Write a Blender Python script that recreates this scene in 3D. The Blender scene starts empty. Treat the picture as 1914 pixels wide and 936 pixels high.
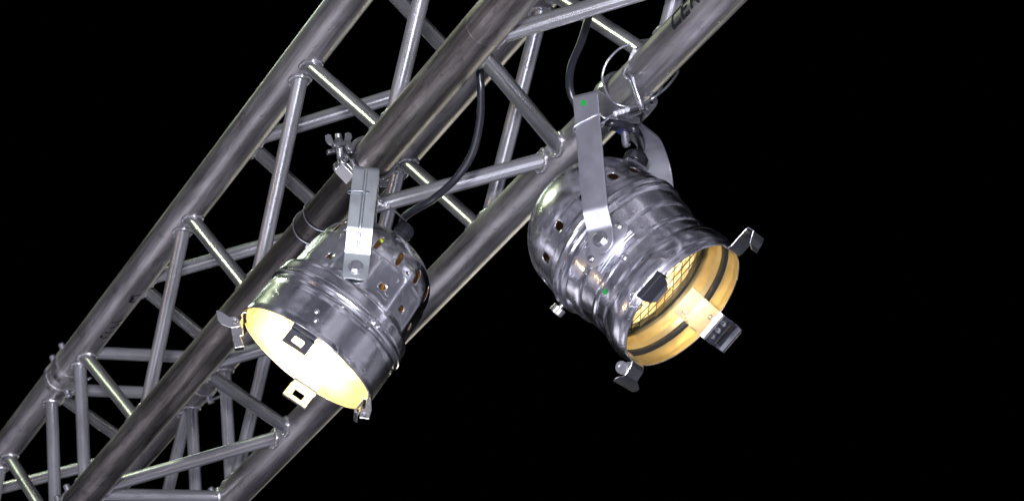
import bpy, bmesh, math, random
from mathutils import Vector, Matrix, noise
random.seed(7)
PI = math.pi
SC = bpy.context.scene
H = 3.5                                   # height of the top chords above the ground (metres)
def V(p): return Vector((p[0], p[1], p[2] + H))

# ------------------------------------------------------------------ camera
cam_d = bpy.data.cameras.new('camera'); cam = bpy.data.objects.new('camera', cam_d)
SC.collection.objects.link(cam); SC.camera = cam
CR = Matrix(((0.40182, 0.39997, 0.82375), (0.90964, -0.07081, -0.40933), (-0.10539, 0.91379, -0.39227)))
CL = Vector((3.26907, -1.35697, -1.81502))
cam.matrix_world = Matrix.Translation(V(CL)) @ CR.to_4x4()
cam_d.sensor_width = 36; cam_d.lens = 5683.94 / 1914 * 36
cam_d.clip_start = 0.05; cam_d.clip_end = 200
cam_d.dof.use_dof = True; cam_d.dof.focus_distance = 3.6; cam_d.dof.aperture_fstop = 20

# ------------------------------------------------------------------ world: black behind the rig, added grey glow elsewhere
SC.world = bpy.data.worlds.new('World'); W = SC.world; W.use_nodes = True
nt = W.node_tree; nd = nt.nodes; lk = nt.links; nd.clear()
out = nd.new('ShaderNodeOutputWorld'); bg = nd.new('ShaderNodeBackground'); lk.new(bg.outputs[0], out.inputs[0])
tc = nd.new('ShaderNodeTexCoord')
def dirdot(v):
    d = nd.new('ShaderNodeVectorMath'); d.operation = 'DOT_PRODUCT'; d.inputs[1].default_value = v; lk.new(tc.outputs['Generated'], d.inputs[0]); return d.outputs['Value']
def smooth(src, a, b, lo, hi):
    m = nd.new('ShaderNodeMapRange'); m.interpolation_type = 'SMOOTHSTEP'
    for k, v in (('From Min', a), ('From Max', b), ('To Min', lo), ('To Max', hi)): m.inputs[k].default_value = v
    lk.new(src, m.inputs['Value']); return m.outputs[0]
# black beyond the rig; patchy grey glow added elsewhere for the metal to reflect
away = smooth(dirdot((-.80, .45, .40)), .80, .05, 0.0, 1.0)
nz = nd.new('ShaderNodeTexNoise'); nz.inputs['Scale'].default_value = 3.4; nz.inputs['Detail'].default_value = 5; nz.inputs['Roughness'].default_value = .6
lk.new(tc.outputs['Generated'], nz.inputs['Vector'])
rp = nd.new('ShaderNodeValToRGB'); rp.color_ramp.elements[0].position = .34; rp.color_ramp.elements[1].position = .70
rp.color_ramp.elements[0].color = (.03, .03, .04, 1); rp.color_ramp.elements[1].color = (1.7, 1.7, 2.0, 1)
e = rp.color_ramp.elements.new(.52); e.color = (.26, .26, .34, 1)
lk.new(nz.outputs[0], rp.inputs[0])
mx = nd.new('ShaderNodeMixRGB'); mx.blend_type = 'MULTIPLY'; mx.inputs[0].default_value = 1
lk.new(rp.outputs[0], mx.inputs[1]); lk.new(away, mx.inputs[2])
lk.new(mx.outputs[0], bg.inputs['Color']); bg.inputs['Strength'].default_value = 0.62

# ------------------------------------------------------------------ unseen lamps placed around the rig to give its highlights and shadows
def area(name, loc, target, size, power, col, shape='DISK', sy=None):
    d = bpy.data.lights.new(name, 'AREA'); d.shape = shape; d.size = size; d.energy = power; d.color = col
    if sy: d.shape = 'RECTANGLE'; d.size_y = sy
    o = bpy.data.objects.new(name, d); SC.collection.objects.link(o)
    L = V(loc); T = V(target); o.location = L
    o.rotation_euler = (T - L).to_track_quat('-Z', 'Y').to_euler(); return o
MID = (.1, .1, -.25)
area('front_flood', (3.22, -1.42, -1.50), MID, .14, 190, (.90, .90, 1.0))
area('upper_left_flood', (-3.5, -3.1, 5.0), MID, .8, 130, (.86, 1.0, .62))
area('floor_wash', (1.9, -1.6, -3.2), MID, 1.1, 30, (.84, .88, 1.0))
area('left_low_wash', (1.75, -4.1, -2.2), MID, 1.0, 26, (.84, .86, 1.0))
area('far_low_glow', (-4.9, -2.6, -2.8), MID, 2.6, 19, (.96, .92, 1.0))  # added soft lamp for the broad band reflected in the tubes
area('rear_right_wash', (-6.4, 4.9, -.6), MID, 1.5, 26, (1.0, .96, .78))
area('overhead_wash', (-5.6, .9, 4.2), MID, 1.0, 16, (.84, 1.0, .82))
area('warm_side_spot', (-1.0, -4.5, -1.6), MID, .18, 7, (1.0, .66, .30))

vs = SC.view_settings; vs.view_transform = 'Standard'; vs.look = 'None'; vs.exposure = 0; vs.gamma = 1
SC.render.resolution_x = 1024; SC.render.resolution_y = 500
SC.cycles.max_bounces = 10; SC.cycles.glossy_bounces = 6

# ------------------------------------------------------------------ materials
def new_mat(name):
    m = bpy.data.materials.new(name); m.use_nodes = True
    return m, m.node_tree.nodes, m.node_tree.links, m.node_tree.nodes['Principled BSDF']
def metal(name, col=(.62, .62, .65), r0=.25, r1=.45, scale=(3, 25, 25), bump=.15, dirt=.35, dirtcol=(.12, .11, .11), spots=0, bscale=1, metallic=1.0, detail_scale=60, scratch=.0, dirt_scale=1.0, streak=0, marks=0):
    m, n, l, p = new_mat(name)
    t = n.new('ShaderNodeTexCoord'); oi = n.new('ShaderNodeObjectInfo')
    mul = n.new('ShaderNodeMath'); mul.operation = 'MULTIPLY'; mul.inputs[1].default_value = 37
    l.new(oi.outputs['Random'], mul.inputs[0])
    add = n.new('ShaderNodeVectorMath'); add.operation = 'ADD'; l.new(t.outputs['Object'], add.inputs[0]); l.new(mul.outputs[0], add.inputs[1])
    mp = n.new('ShaderNodeMapping'); mp.inputs['Scale'].default_value = scale; l.new(add.outputs[0], mp.inputs[0])
    n1 = n.new('ShaderNodeTexNoise'); n1.inputs['Scale'].default_value = 1; n1.inputs['Detail'].default_value = 6; n1.inputs['Roughness'].default_value = .6
    l.new(mp.outputs[0], n1.inputs['Vector'])
    r = n.new('ShaderNodeMapRange'); r.inputs['From Min'].default_value = .3; r.inputs['From Max'].default_value = .7
    r.inputs['To Min'].default_value = r0; r.inputs['To Max'].default_value = r1; l.new(n1.outputs[0], r.inputs[0]); l.new(r.outputs[0], p.inputs['Roughness'])
    n2 = n.new('ShaderNodeTexNoise'); n2.inputs['Scale'].default_value = dirt_scale; n2.inputs['Detail'].default_value = 8; n2.inputs['Distortion'].default_value = .4
    mp2 = n.new('ShaderNodeMapping'); mp2.inputs['Scale'].default_value = (scale[0]*2.2, scale[1]*1.1, scale[2]*1.1); l.new(add.outputs[0], mp2.inputs[0]); l.new(mp2.outputs[0], n2.inputs['Vector'])
    c = n.new('ShaderNodeValToRGB'); c.color_ramp.elements[0].position = .30 + .2*dirt; c.color_ramp.elements[1].position = .46 + .2*dirt
    f = .25 + .75*(1 - dirt)
    c.color_ramp.elements[0].color = (*[a*f + b*(1-f) for a, b in zip(col, dirtcol)], 1); c.color_ramp.elements[1].color = (*col, 1)
    l.new(n2.outputs[0], c.inputs[0]); l.new(c.outputs[0], p.inputs['Base Color'])
    p.inputs['Metallic'].default_value = metallic
    n3 = n.new('ShaderNodeTexNoise'); n3.inputs['Scale'].default_value = detail_scale; n3.inputs['Detail'].default_value = 5; l.new(add.outputs[0], n3.inputs['Vector'])
    b = n.new('ShaderNodeBump'); b.inputs['Strength'].default_value = bump; b.inputs['Distance'].default_value = .0006*bscale
    l.new(n3.outputs[0], b.inputs['Height'])
    last = b
    if scratch:
        v = n.new('ShaderNodeTexVoronoi'); v.feature = 'DISTANCE_TO_EDGE'; v.inputs['Scale'].default_value = 70
        wv = n.new('ShaderNodeTexNoise'); wv.inputs['Scale'].default_value = 30; l.new(add.outputs[0], wv.inputs['Vector'])
        av = n.new('ShaderNodeVectorMath'); av.operation = 'MULTIPLY_ADD'; l.new(wv.outputs['Color'], av.inputs[0]); av.inputs[1].default_value = (.05, .05, .05); l.new(add.outputs[0], av.inputs[2])
        l.new(av.outputs[0], v.inputs['Vector'])
        mr_ = n.new('ShaderNodeMapRange'); mr_.inputs['From Max'].default_value = .06; l.new(v.outputs['Distance'], mr_.inputs[0])
        b2 = n.new('ShaderNodeBump'); b2.inputs['Strength'].default_value = scratch; b2.inputs['Distance'].default_value = .00012
        l.new(mr_.outputs[0], b2.inputs['Height']); l.new(b.outputs[0], b2.inputs['Normal']); last = b2
    if spots:   # small nicks
        v = n.new('ShaderNodeTexVoronoi'); v.inputs['Scale'].default_value = 55; l.new(add.outputs[0], v.inputs['Vector'])
        mr_ = n.new('ShaderNodeMapRange'); mr_.inputs['From Min'].default_value = .0; mr_.inputs['From Max'].default_value = .14; mr_.inputs['To Min'].default_value = 0; l.new(v.outputs['Distance'], mr_.inputs[0])
        b2 = n.new('ShaderNodeBump'); b2.inputs['Strength'].default_value = spots; b2.inputs['Distance'].default_value = .0008
        l.new(mr_.outputs[0], b2.inputs['Height']); l.new(last.outputs[0], b2.inputs['Normal']); last = b2
    rsock = r.outputs[0]; csock = c.outputs[0]
    def math2(op, a, bb, cc=None):
        q = n.new('ShaderNodeMath'); q.operation = op; q.use_clamp = False
        for i, v_ in enumerate((a, bb, cc)):
            if v_ is None: continue
            if isinstance(v_, (int, float)): q.inputs[i].default_value = v_
            else: l.new(v_, q.inputs[i])
        return q.outputs[0]
    if streak:   # lengthwise drawing marks, scuffs and dents of handled tube
        mp4 = n.new('ShaderNodeMapping'); mp4.inputs['Scale'].default_value = (5, 120, 120); l.new(add.outputs[0], mp4.inputs[0])
        s1_ = n.new('ShaderNodeTexNoise'); s1_.inputs['Scale'].default_value = 1; s1_.inputs['Detail'].default_value = 8; s1_.inputs['Roughness'].default_value = .7; s1_.inputs['Distortion'].default_value = .3; l.new(mp4.outputs[0], s1_.inputs['Vector'])
        rsock = math2('MULTIPLY_ADD', s1_.outputs[0], .5*streak, math2('ADD', rsock, -.25*streak))
        cr2 = n.new('ShaderNodeValToRGB'); cr2.color_ramp.elements[0].position = .34; cr2.color_ramp.elements[1].position = .60; k_ = 1 - .65*streak; cr2.color_ramp.elements[0].color = (k_, k_*.98, k_*.96, 1); cr2.color_ramp.elements[1].color = (1, 1, 1, 1); l.new(s1_.outputs[0], cr2.inputs[0])
        mm2 = n.new('ShaderNodeMixRGB'); mm2.blend_type = 'MULTIPLY'; mm2.inputs[0].default_value = 1; l.new(csock, mm2.inputs[1]); l.new(cr2.outputs[0], mm2.inputs[2]); csock = mm2.outputs[0]
        s2_ = n.new('ShaderNodeTexNoise'); s2_.inputs['Scale'].default_value = 40; s2_.inputs['Detail'].default_value = 9; s2_.inputs['Roughness'].default_value = .75
        mp5 = n.new('ShaderNodeMapping'); mp5.inputs['Scale'].default_value = (.45, 1, 1); l.new(add.outputs[0], mp5.inputs[0]); l.new(mp5.outputs[0], s2_.inputs['Vector'])
        cr3 = n.new('ShaderNodeValToRGB'); cr3.color_ramp.elements[0].position = .30; cr3.color_ramp.elements[1].position = .44; k_ = 1 - .75*streak; cr3.color_ramp.elements[0].color = (k_, k_, k_, 1); cr3.color_ramp.elements[1].color = (1, 1, 1, 1); l.new(s2_.outputs[0], cr3.inputs[0])
        mm3 = n.new('ShaderNodeMixRGB'); mm3.blend_type = 'MULTIPLY'; mm3.inputs[0].default_value = 1; l.new(csock, mm3.inputs[1]); l.new(cr3.outputs[0], mm3.inputs[2]); csock = mm3.outputs[0]
        b4 = n.new('ShaderNodeBump'); b4.inputs['Strength'].default_value = .6*streak; b4.inputs['Distance'].default_value = .0012; l.new(s2_.outputs[0], b4.inputs['Height']); l.new(last.outputs[0], b4.inputs['Normal'])
        b5 = n.new('ShaderNodeBump'); b5.inputs['Strength'].default_value = .5*streak; b5.inputs['Distance'].default_value = .0006; l.new(s1_.outputs[0], b5.inputs['Height']); l.new(b4.outputs[0], b5.inputs['Normal']); last = b5
    if marks:    # short curled handling scratches
        wv = n.new('ShaderNodeTexNoise'); wv.inputs['Scale'].default_value = 26; wv.inputs['Detail'].default_value = 3; l.new(add.outputs[0], wv.inputs['Vector'])
        av = n.new('ShaderNodeVectorMath'); av.operation = 'MULTIPLY_ADD'; l.new(wv.outputs['Color'], av.inputs[0]); av.inputs[1].default_value = (.11, .11, .11); l.new(add.outputs[0], av.inputs[2])
        vv = n.new('ShaderNodeTexVoronoi'); vv.feature = 'DISTANCE_TO_EDGE'; vv.inputs['Scale'].default_value = 48; l.new(av.outputs[0], vv.inputs['Vector'])
        thin = n.new('ShaderNodeMapRange'); thin.inputs['From Min'].default_value = .035; thin.inputs['From Max'].default_value = .0; l.new(vv.outputs['Distance'], thin.inputs[0])
        mk = n.new('ShaderNodeTexNoise'); mk.inputs['Scale'].default_value = 55; l.new(add.outputs[0], mk.inputs['Vector'])
        gate = n.new('ShaderNodeMapRange'); gate.inputs['From Min'].default_value = .58; gate.inputs['From Max'].default_value = .66; l.new(mk.outputs[0], gate.inputs[0])
        lm = math2('MULTIPLY', thin.outputs[0], gate.outputs[0])
        rsock = math2('MULTIPLY_ADD', lm, .25*marks, rsock)
        cl_ = n.new('ShaderNodeMixRGB'); l.new(math2('MULTIPLY', lm, .35), cl_.inputs[0]); l.new(csock, cl_.inputs[1]); cl_.inputs[2].default_value = (.95, .95, .97, 1); csock = cl_.outputs[0]
        b6 = n.new('ShaderNodeBump'); b6.inputs['Strength'].default_value = .6*marks; b6.inputs['Distance'].default_value = .0005; l.new(lm, b6.inputs['Height']); l.new(last.outputs[0], b6.inputs['Normal']); last = b6
    l.new(rsock, p.inputs['Roughness']); l.new(csock, p.inputs['Base Color'])
    l.new(last.outputs[0], p.inputs['Normal'])
    return m
M = {}
M['chord'] = metal('mill_aluminium', (.45, .432, .45), .27, .44, (3, 26, 26), .25, .55, (.09, .08, .08), spots=.6, metallic=.84, streak=.72)
M['darkened'] = metal('darkened_mill_aluminium', (.43, .395, .395), .27, .44, (3, 26, 26), .30, .65, (.06, .052, .05), spots=.7, metallic=.84, streak=.95)
# one stretch of the near bottom tube is multiplied much darker than the rest
mt_ = M['darkened']; n_, l_ = mt_.node_tree.nodes, mt_.node_tree.links; pb_ = n_['Principled BSDF']; src = pb_.inputs['Base Color'].links[0].from_socket
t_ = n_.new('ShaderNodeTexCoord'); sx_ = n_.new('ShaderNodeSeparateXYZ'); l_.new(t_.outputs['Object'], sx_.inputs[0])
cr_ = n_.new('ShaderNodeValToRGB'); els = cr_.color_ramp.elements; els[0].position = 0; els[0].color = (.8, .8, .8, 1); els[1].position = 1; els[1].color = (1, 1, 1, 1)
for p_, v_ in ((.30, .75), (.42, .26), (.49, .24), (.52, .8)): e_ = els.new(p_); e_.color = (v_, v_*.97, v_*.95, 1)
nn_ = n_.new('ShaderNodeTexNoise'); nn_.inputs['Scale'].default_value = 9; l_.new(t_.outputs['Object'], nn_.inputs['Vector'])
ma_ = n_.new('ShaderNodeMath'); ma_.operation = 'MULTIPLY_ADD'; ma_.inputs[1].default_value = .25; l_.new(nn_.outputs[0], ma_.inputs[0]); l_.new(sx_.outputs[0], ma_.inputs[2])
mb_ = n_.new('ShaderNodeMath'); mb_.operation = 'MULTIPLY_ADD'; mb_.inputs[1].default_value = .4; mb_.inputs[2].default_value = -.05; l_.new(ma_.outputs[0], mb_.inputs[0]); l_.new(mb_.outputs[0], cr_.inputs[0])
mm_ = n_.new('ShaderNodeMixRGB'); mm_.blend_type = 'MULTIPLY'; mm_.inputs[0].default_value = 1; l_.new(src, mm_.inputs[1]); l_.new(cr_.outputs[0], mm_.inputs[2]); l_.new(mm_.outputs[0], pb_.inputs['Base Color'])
M['brace'] = metal('brace_aluminium', (.52, .52, .55), .22, .36, (5, 25, 25), .15, .35, (.12, .11, .1), spots=.3, metallic=.82, streak=.35)
M['polish'] = metal('polished_aluminium', (.80, .80, .83), .12, .30, (9, 9, 9), .10, .35, (.30, .30, .33), detail_scale=38, scratch=.12, bscale=1.2, marks=.4)
M['can'] = metal('worn_polished_aluminium', (.76, .75, .80), .14, .32, (12, 12, 12), .20, .45, (.24, .24, .27), detail_scale=30, scratch=.15, bscale=1.4, marks=.45)
M['inner'] = metal('barrel_inside', (.62, .50, .25), .34, .52, (14, 14, 14), .55, .4, (.30, .20, .08), metallic=.86, detail_scale=25)
M['zinc'] = metal('zinc_plated_steel', (.58, .62, .63), .30, .42, (6, 20, 20), .08, .35, (.25, .27, .28), detail_scale=90)
M['strap'] = metal('brushed_aluminium_strap', (.60, .60, .66), .30, .46, (14, 14, 14), .15, .35, (.28, .28, .31), detail_scale=45)
M['steel'] = metal('steel_hardware', (.56, .56, .60), .2, .35, (20, 20, 20), .15, .4, (.2, .19, .19), detail_scale=200)
M['cast'] = metal('cast_aluminium', (.42, .42, .44), .22, .4, (20, 20, 20), .3, .3, (.2, .2, .2), detail_scale=150)
M['wire'] = metal('steel_wire_rope', (.62, .64, .70), .3, .5, (200, 200, 200), .5, .4, (.2, .2, .22), detail_scale=900)
M['ferrule'] = metal('crimped_ferrule', (.80, .80, .84), .25, .4, (60, 60, 60), .4, .1, (.5, .5, .5), detail_scale=250, metallic=.4)
M['nut'] = metal('dull_zinc_hardware', (.36, .36, .38), .25, .4, (20, 20, 20), .2, .4, (.12, .10, .09), detail_scale=200)
M['clip'] = metal('clip_sheet', (.55, .55, .57), .22, .35, (15, 15, 15), .08, .25, (.3, .3, .3), detail_scale=60)
M['chrome'] = metal('chromed_clip_end', (.42, .43, .47), .07, .12, (15, 15, 15), .08, .2, (.3, .3, .33))
M['lit_clip'] = metal('lit_clip_sheet', (.84, .83, .80), .24, .34, (15, 15, 15), .08, .2, (.6, .58, .5), metallic=.95)  # brighter copy of the clip sheet, with the lamp's light in its colour
M['dark_wire'] = metal('dull_wire_rope', (.26, .27, .30), .35, .5, (200, 200, 200), .5, .4, (.1, .1, .1), detail_scale=900)
M['shaded_clip'] = metal('shaded_clip_sheet', (.16, .165, .19), .25, .4, (15, 15, 15), .08, .2, (.1, .1, .1), detail_scale=60)  # darker copy of the clip sheet, with outer-side shade in its colour
def plain(name, col, rough=.5, metallic=0, bump=0, coat=0):
    m, n, l, p = new_mat(name); p.inputs['Base Color'].default_value = (*col, 1); p.inputs['Roughness'].default_value = rough; p.inputs['Metallic'].default_value = metallic
    t = n.new('ShaderNodeTexCoord'); z = n.new('ShaderNodeTexNoise'); z.inputs['Scale'].default_value = 120; l.new(t.outputs['Object'], z.inputs['Vector'])
    b = n.new('ShaderNodeBump'); b.inputs['Strength'].default_value = bump; b.inputs['Distance'].default_value = .001; l.new(z.outputs[0], b.inputs['Height']); l.new(b.outputs[0], p.inputs['Normal'])
    return m
M['rubber'] = plain('black_rubber', (.010, .011, .016), .30, bump=.15)
M['gland'] = plain('black_nylon', (.012, .012, .016), .28, bump=.1)
M['ink'] = plain('black_marker_ink', (.008, .009, .011), .85); M['ink'].node_tree.nodes['Principled BSDF'].inputs['Specular IOR Level'].default_value = .12
M['green'] = plain('green_sticker', (.005, .22, .035), .5)
M['blue'] = plain('blue_nylon', (.012, .025, .13), .4)
M['guard'] = plain('guard_wire', (.02, .018, .015), .45, .5)
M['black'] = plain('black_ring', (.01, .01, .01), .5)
M['yellowgreen'] = plain('earth_wire', (.3, .5, .02), .5)
def emis(name, col, s):
    m, n, l, p = new_mat(name); p.inputs['Base Color'].default_value = (0, 0, 0, 1); p.inputs['Emission Color'].default_value = (*col, 1); p.inputs['Emission Strength'].default_value = s; return m
M['bulb_bright'] = emis('lit_filament_bright', (1, .82, .5), 60)
M['bulb_dim'] = emis('lit_filament', (1, .78, .42), 25)
m, n, l, p = new_mat('reflector_gold')      # facetted lamp reflector
p.inputs['Base Color'].default_value = (.85, .78, .62, 1); p.inputs['Metallic'].default_value = 1; p.inputs['Roughness'].default_value = .22
t = n.new('ShaderNodeTexCoord'); v = n.new('ShaderNodeTexVoronoi'); v.inputs['Scale'].default_value = 55; l.new(t.outputs['Object'], v.inputs['Vector'])
b = n.new('ShaderNodeBump'); b.inputs['Strength'].default_value = .9; b.inputs['Distance'].default_value = .006; l.new(v.outputs['Distance'], b.inputs['Height']); l.new(b.outputs[0], p.inputs['Normal'])
M['reflector'] = m
m, n, l, p = new_mat('lamp_glass')
mxs = n.new('ShaderNodeMixShader'); tr = n.new('ShaderNodeBsdfTransparent'); gl = n.new('ShaderNodeBsdfGlossy'); gl.inputs['Roughness'].default_value = .12
t = n.new('ShaderNodeTexCoord'); v = n.new('ShaderNodeTexVoronoi'); v.inputs['Scale'].default_value = 60; l.new(t.outputs['Object'], v.inputs['Vector'])
b = n.new('ShaderNodeBump'); b.inputs['Strength'].default_value = .6; b.inputs['Distance'].default_value = .003; l.new(v.outputs['Distance'], b.inputs['Height']); l.new(b.outputs[0], gl.inputs['Normal'])
tr.inputs[0].default_value = (1, .96, .88, 1); mxs.inputs[0].default_value = .12; tl = n.new('ShaderNodeBsdfTranslucent'); tl.inputs[0].default_value = (1, .93, .78, 1); l.new(b.outputs[0], tl.inputs['Normal']); mt2 = n.new('ShaderNodeMixShader'); mt2.inputs[0].default_value = .62; vc = n.new('ShaderNodeTexVoronoi'); vc.inputs['Scale'].default_value = 95; l.new(t.outputs['Object'], vc.inputs['Vector']); cc_ = n.new('ShaderNodeValToRGB'); cc_.color_ramp.elements[0].position = .25; cc_.color_ramp.elements[1].position = .8; cc_.color_ramp.elements[0].color = (.45, .36, .20, 1); cc_.color_ramp.elements[1].color = (1, .95, .82, 1); l.new(vc.outputs['Color'], cc_.inputs[0]); l.new(cc_.outputs[0], tl.inputs[0]); b.inputs['Strength'].default_value = 1.0; b.inputs['Distance'].default_value = .006  # cell tints put the facets' uneven light into the lens colour
l.new(tr.outputs[0], mt2.inputs[1]); l.new(tl.outputs[0], mt2.inputs[2]); l.new(mt2.outputs[0], mxs.inputs[1]); l.new(gl.outputs[0], mxs.inputs[2]); l.new(mxs.outputs[0], n['Material Output'].inputs[0])
M['glass'] = m

# ------------------------------------------------------------------ object helpers
def tag(o, label=None, cat=None, group=None, kind=None):
    if label: o['label'] = label
    if cat: o['category'] = cat
    if group: o['group'] = group
    if kind: o['kind'] = kind
    return o
def empty(name, mat, label, cat, group=None):
    o = bpy.data.objects.new(name, None); SC.collection.objects.link(o); o.matrix_world = mat; o.empty_display_size = .05
    return tag(o, label, cat, group)
class MB:
    def __init__(s): s.v = []; s.f = []; s.m = []
    def add(s, vs, fs, mi=0):
        k = len(s.v); s.v += [tuple(x) for x in vs]; s.f += [tuple(i + k for i in f) for f in fs]; s.m += [mi]*len(fs); return s
    def tube(s, pts, r, n=16, caps=True, closed=False, mi=0, up=None):
        pts = [Vector(p) for p in pts]; N = len(pts)
        rs = r if isinstance(r, (list, tuple)) else [r]*N
        T = []
        for i in range(N):
            a = pts[(i-1) % N] if (closed or i) else pts[i]; b = pts[(i+1) % N] if (closed or i < N-1) else pts[i]
            T.append((b - a).normalized())
        nrm = Vector(up) if up else T[0].orthogonal(); vs = []
        for i in range(N):
            nrm = (nrm - T[i]*nrm.dot(T[i])).normalized(); bi = T[i].cross(nrm)
            for k in range(n):
                a = 2*PI*k/n; vs.append(pts[i] + (nrm*math.cos(a) + bi*math.sin(a))*rs[i])
        fs = []
        for i in range(N if closed else N-1):
            j = (i+1) % N
            for k in range(n): fs.append((i*n + k, i*n + (k+1) % n, j*n + (k+1) % n, j*n + k))
        if caps and not closed: fs.append(tuple(range(n))[::-1]); fs.append(tuple((N-1)*n + k for k in range(n)))
        return s.add(vs, fs, mi)
    def box(s, c, ax, h, mi=0):   # centre, three axes, half sizes
        c = Vector(c); ax = [Vector(a).normalized() for a in ax]
        vs = [c + ax[0]*h[0]*i + ax[1]*h[1]*j + ax[2]*h[2]*k for i in (-1, 1) for j in (-1, 1) for k in (-1, 1)]
        return s.add(vs, [(0, 1, 3, 2), (4, 6, 7, 5), (0, 4, 5, 1), (2, 3, 7, 6), (0, 2, 6, 4), (1, 5, 7, 3)], mi)
    def lathe(s, prof, axis=((0, 0, 0), (0, 0, 1), (1, 0, 0)), n=48, mi=0):  # prof: (l, r)
        o, z, x = [Vector(a) for a in axis]; z = z.normalized(); x = (x - z*x.dot(z)).normalized(); y = z.cross(x)
        vs = []; fs = []
        for (l_, r_) in prof:
            for k in range(n): a = 2*PI*k/n; vs.append(o + z*l_ + (x*math.cos(a) + y*math.sin(a))*max(r_, 1e-5))
        for i in range(len(prof)-1):
            for k in range(n): fs.append((i*n + k, i*n + (k+1) % n, (i+1)*n + (k+1) % n, (i+1)*n + k))
        return s.add(vs, fs, mi)
    def build(s, name, mats, parent=None, smooth=True, bevel=0, solid=0, sharp=35, off=-1, loc=None, matoff=0):
        me = bpy.data.meshes.new(name); me.from_pydata(s.v, [], s.f); me.validate(); me.update()
        if not isinstance(mats, (list, tuple)): mats = [mats]
        for m in mats: me.materials.append(m)
        bm = bmesh.new(); bm.from_mesh(me)
        if not solid: bmesh.ops.recalc_face_normals(bm, faces=bm.faces)
        bm.to_mesh(me); bm.free()
        if len(me.polygons) == len(s.m): me.polygons.foreach_set('material_index', s.m)
        if smooth: me.polygons.foreach_set('use_smooth', [True]*len(me.polygons)); me.set_sharp_from_angle(angle=math.radians(sharp))
        o = bpy.data.objects.new(name, me); SC.collection.objects.link(o)
        if parent: o.parent = parent
        if loc: o.location = loc
        if solid:
            md = o.modifiers.new('thickness', 'SOLIDIFY'); md.thickness = solid; md.offset = off; md.material_offset = matoff; md.material_offset_rim = 0
        if bevel: md = o.modifiers.new('edge', 'BEVEL'); md.width = bevel; md.segments = 2; md.limit_method = 'ANGLE'; md.angle_limit = math.radians(40)
        return o
def spline(pts, n=8, closed=False):
    pts = [Vector(p) for p in pts]; N = len(pts); o = []
    for i in range(N if closed else N-1):
        p0 = pts[(i-1) % N] if (closed or i) else pts[0]*2 - pts[1]
        p1 = pts[i]; p2 = pts[(i+1) % N]; p3 = pts[(i+2) % N] if (closed or i < N-2) else pts[-1]*2 - pts[-2]
        for k in range(n):
            t = k/n; o.append(.5*((2*p1) + (p2-p0)*t + (2*p0-5*p1+4*p2-p3)*t*t + (3*p1-p0-3*p2+p3)*t**3))
    if not closed: o.append(pts[-1])
    return o
def hexhead(mb, c, z, r, h, mi=0):
    return mb.lathe([(0, 1e-5), (0, r*.98), (h*.8, r), (h, r*.9), (h, 1e-5)], (c, z, Vector(z).orthogonal()), 6, mi)

# ------------------------------------------------------------------ trusses
CH = {'A': (.0015, -.0022), 'B': (-.0021, -.2409), 'C': (.2416, .0013), 'D': (.2369, -.2362)}
RC, RB = .025, .010
def brace_mesh(c1, s1, c2, s2):
    """round brace with both ends cut to the chord surface and a bumpy weld bead round each end; local origin mid brace, X along it"""
    P1 = Vector((s1, *CH[c1])); P2 = Vector((s2, *CH[c2])); d = (P2 - P1).normalized(); mid = (P1 + P2)/2
    n_ = Vector((1, 0, 0)).cross(d).normalized(); b_ = d.cross(n_)
    N = 28
    def cut(c, s, sgn, k):
        a = 2*PI*k/N; o = Vector((s, *CH[c])) + (n_*math.cos(a) + b_*math.sin(a))*RB; dd = d*sgn
        oy, oz = o.y - CH[c][0], o.z - CH[c][1]
        A = dd.y**2 + dd.z**2; B = 2*(oy*dd.y + oz*dd.z); C = oy*oy + oz*oz - (RC - .0006)**2
        D = max(B*B - 4*A*C, 0); t = (-B + math.sqrt(D))/(2*A); return o + dd*t
    E1 = [cut(c1, s1, 1, k) for k in range(N)]; E2 = [cut(c2, s2, -1, k) for k in range(N)]
    mb = MB(); rings = [E1] + [[E1[k].lerp(E2[k], j/7) for k in range(N)] for j in range(1, 7)] + [E2]
    vs = [v - mid for r in rings for v in r]
    mb.add(vs, [(i*N + k, i*N + (k+1) % N, (i+1)*N + (k+1) % N, (i+1)*N + k) for i in range(7) for k in range(N)])
    for E, c, sg in ((E1, c1, 1), (E2, c2, -1)):
        cen = sum(E, Vector())/N
        loop = []; rr = []
        for k in range(56):
            f = k/56*N; i = int(f); p = E[i].lerp(E[(i+1) % N], f - i)
            # push outwards, keep on chord surface
            o = p - cen; o -= d*o.dot(d); p = p + o.normalized()*.0028
            ax = Vector((p.x, *CH[c])); p = ax + (p - ax).normalized()*(RC + .0002)
            loop.append(p - mid); rr.append(.0033 + .0003*math.sin(k*.9 + s1*40) + .0002*random.random())
        mb.tube(loop, rr, 8, closed=True)
    q = Vector((1, 0, 0)).rotation_difference(d).to_matrix()
    qi = q.inverted(); mb.v = [tuple(qi @ Vector(v)) for v in mb.v]
    return mb, Matrix.Translation(mid) @ q.to_4x4()
def chord(c, x0, x1, parent, rings=()):
    y, z = CH[c]; mb = MB(); L = x1 - x0
    n = 48; xs = [0, .0015]; rs = [RC - .0012, RC]
    pr_ = []
    for r in sorted(rings): pr_.append((r - x0))
    prof = [(0, RC - .004), (0, RC - .001), (.001, RC)]
    for r in sorted(pr_): prof += [(r - .0020, RC), (r - .0008, RC + .00012), (r, RC - .00035), (r + .0008, RC + .00012), (r + .002, RC)]
    prof += [(L - .001, RC), (L, RC - .001), (L, RC - .004)]
    mb.lathe(prof, ((0, 0, 0), (1, 0, 0), (0, 0, 1)), 56)
    mb.lathe([(0, RC - .004), (L, RC - .004)], ((0, 0, 0), (1, 0, 0), (0, 0, 1)), 32)
    o = mb.build('chord', M['darkened' if c == 'B' and x0 > -2 else 'chord'], parent, sharp=30); o.matrix_local = parent.matrix_world.inverted() @ Matrix.Translation(V((x0, y, z)))
    return o
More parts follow.
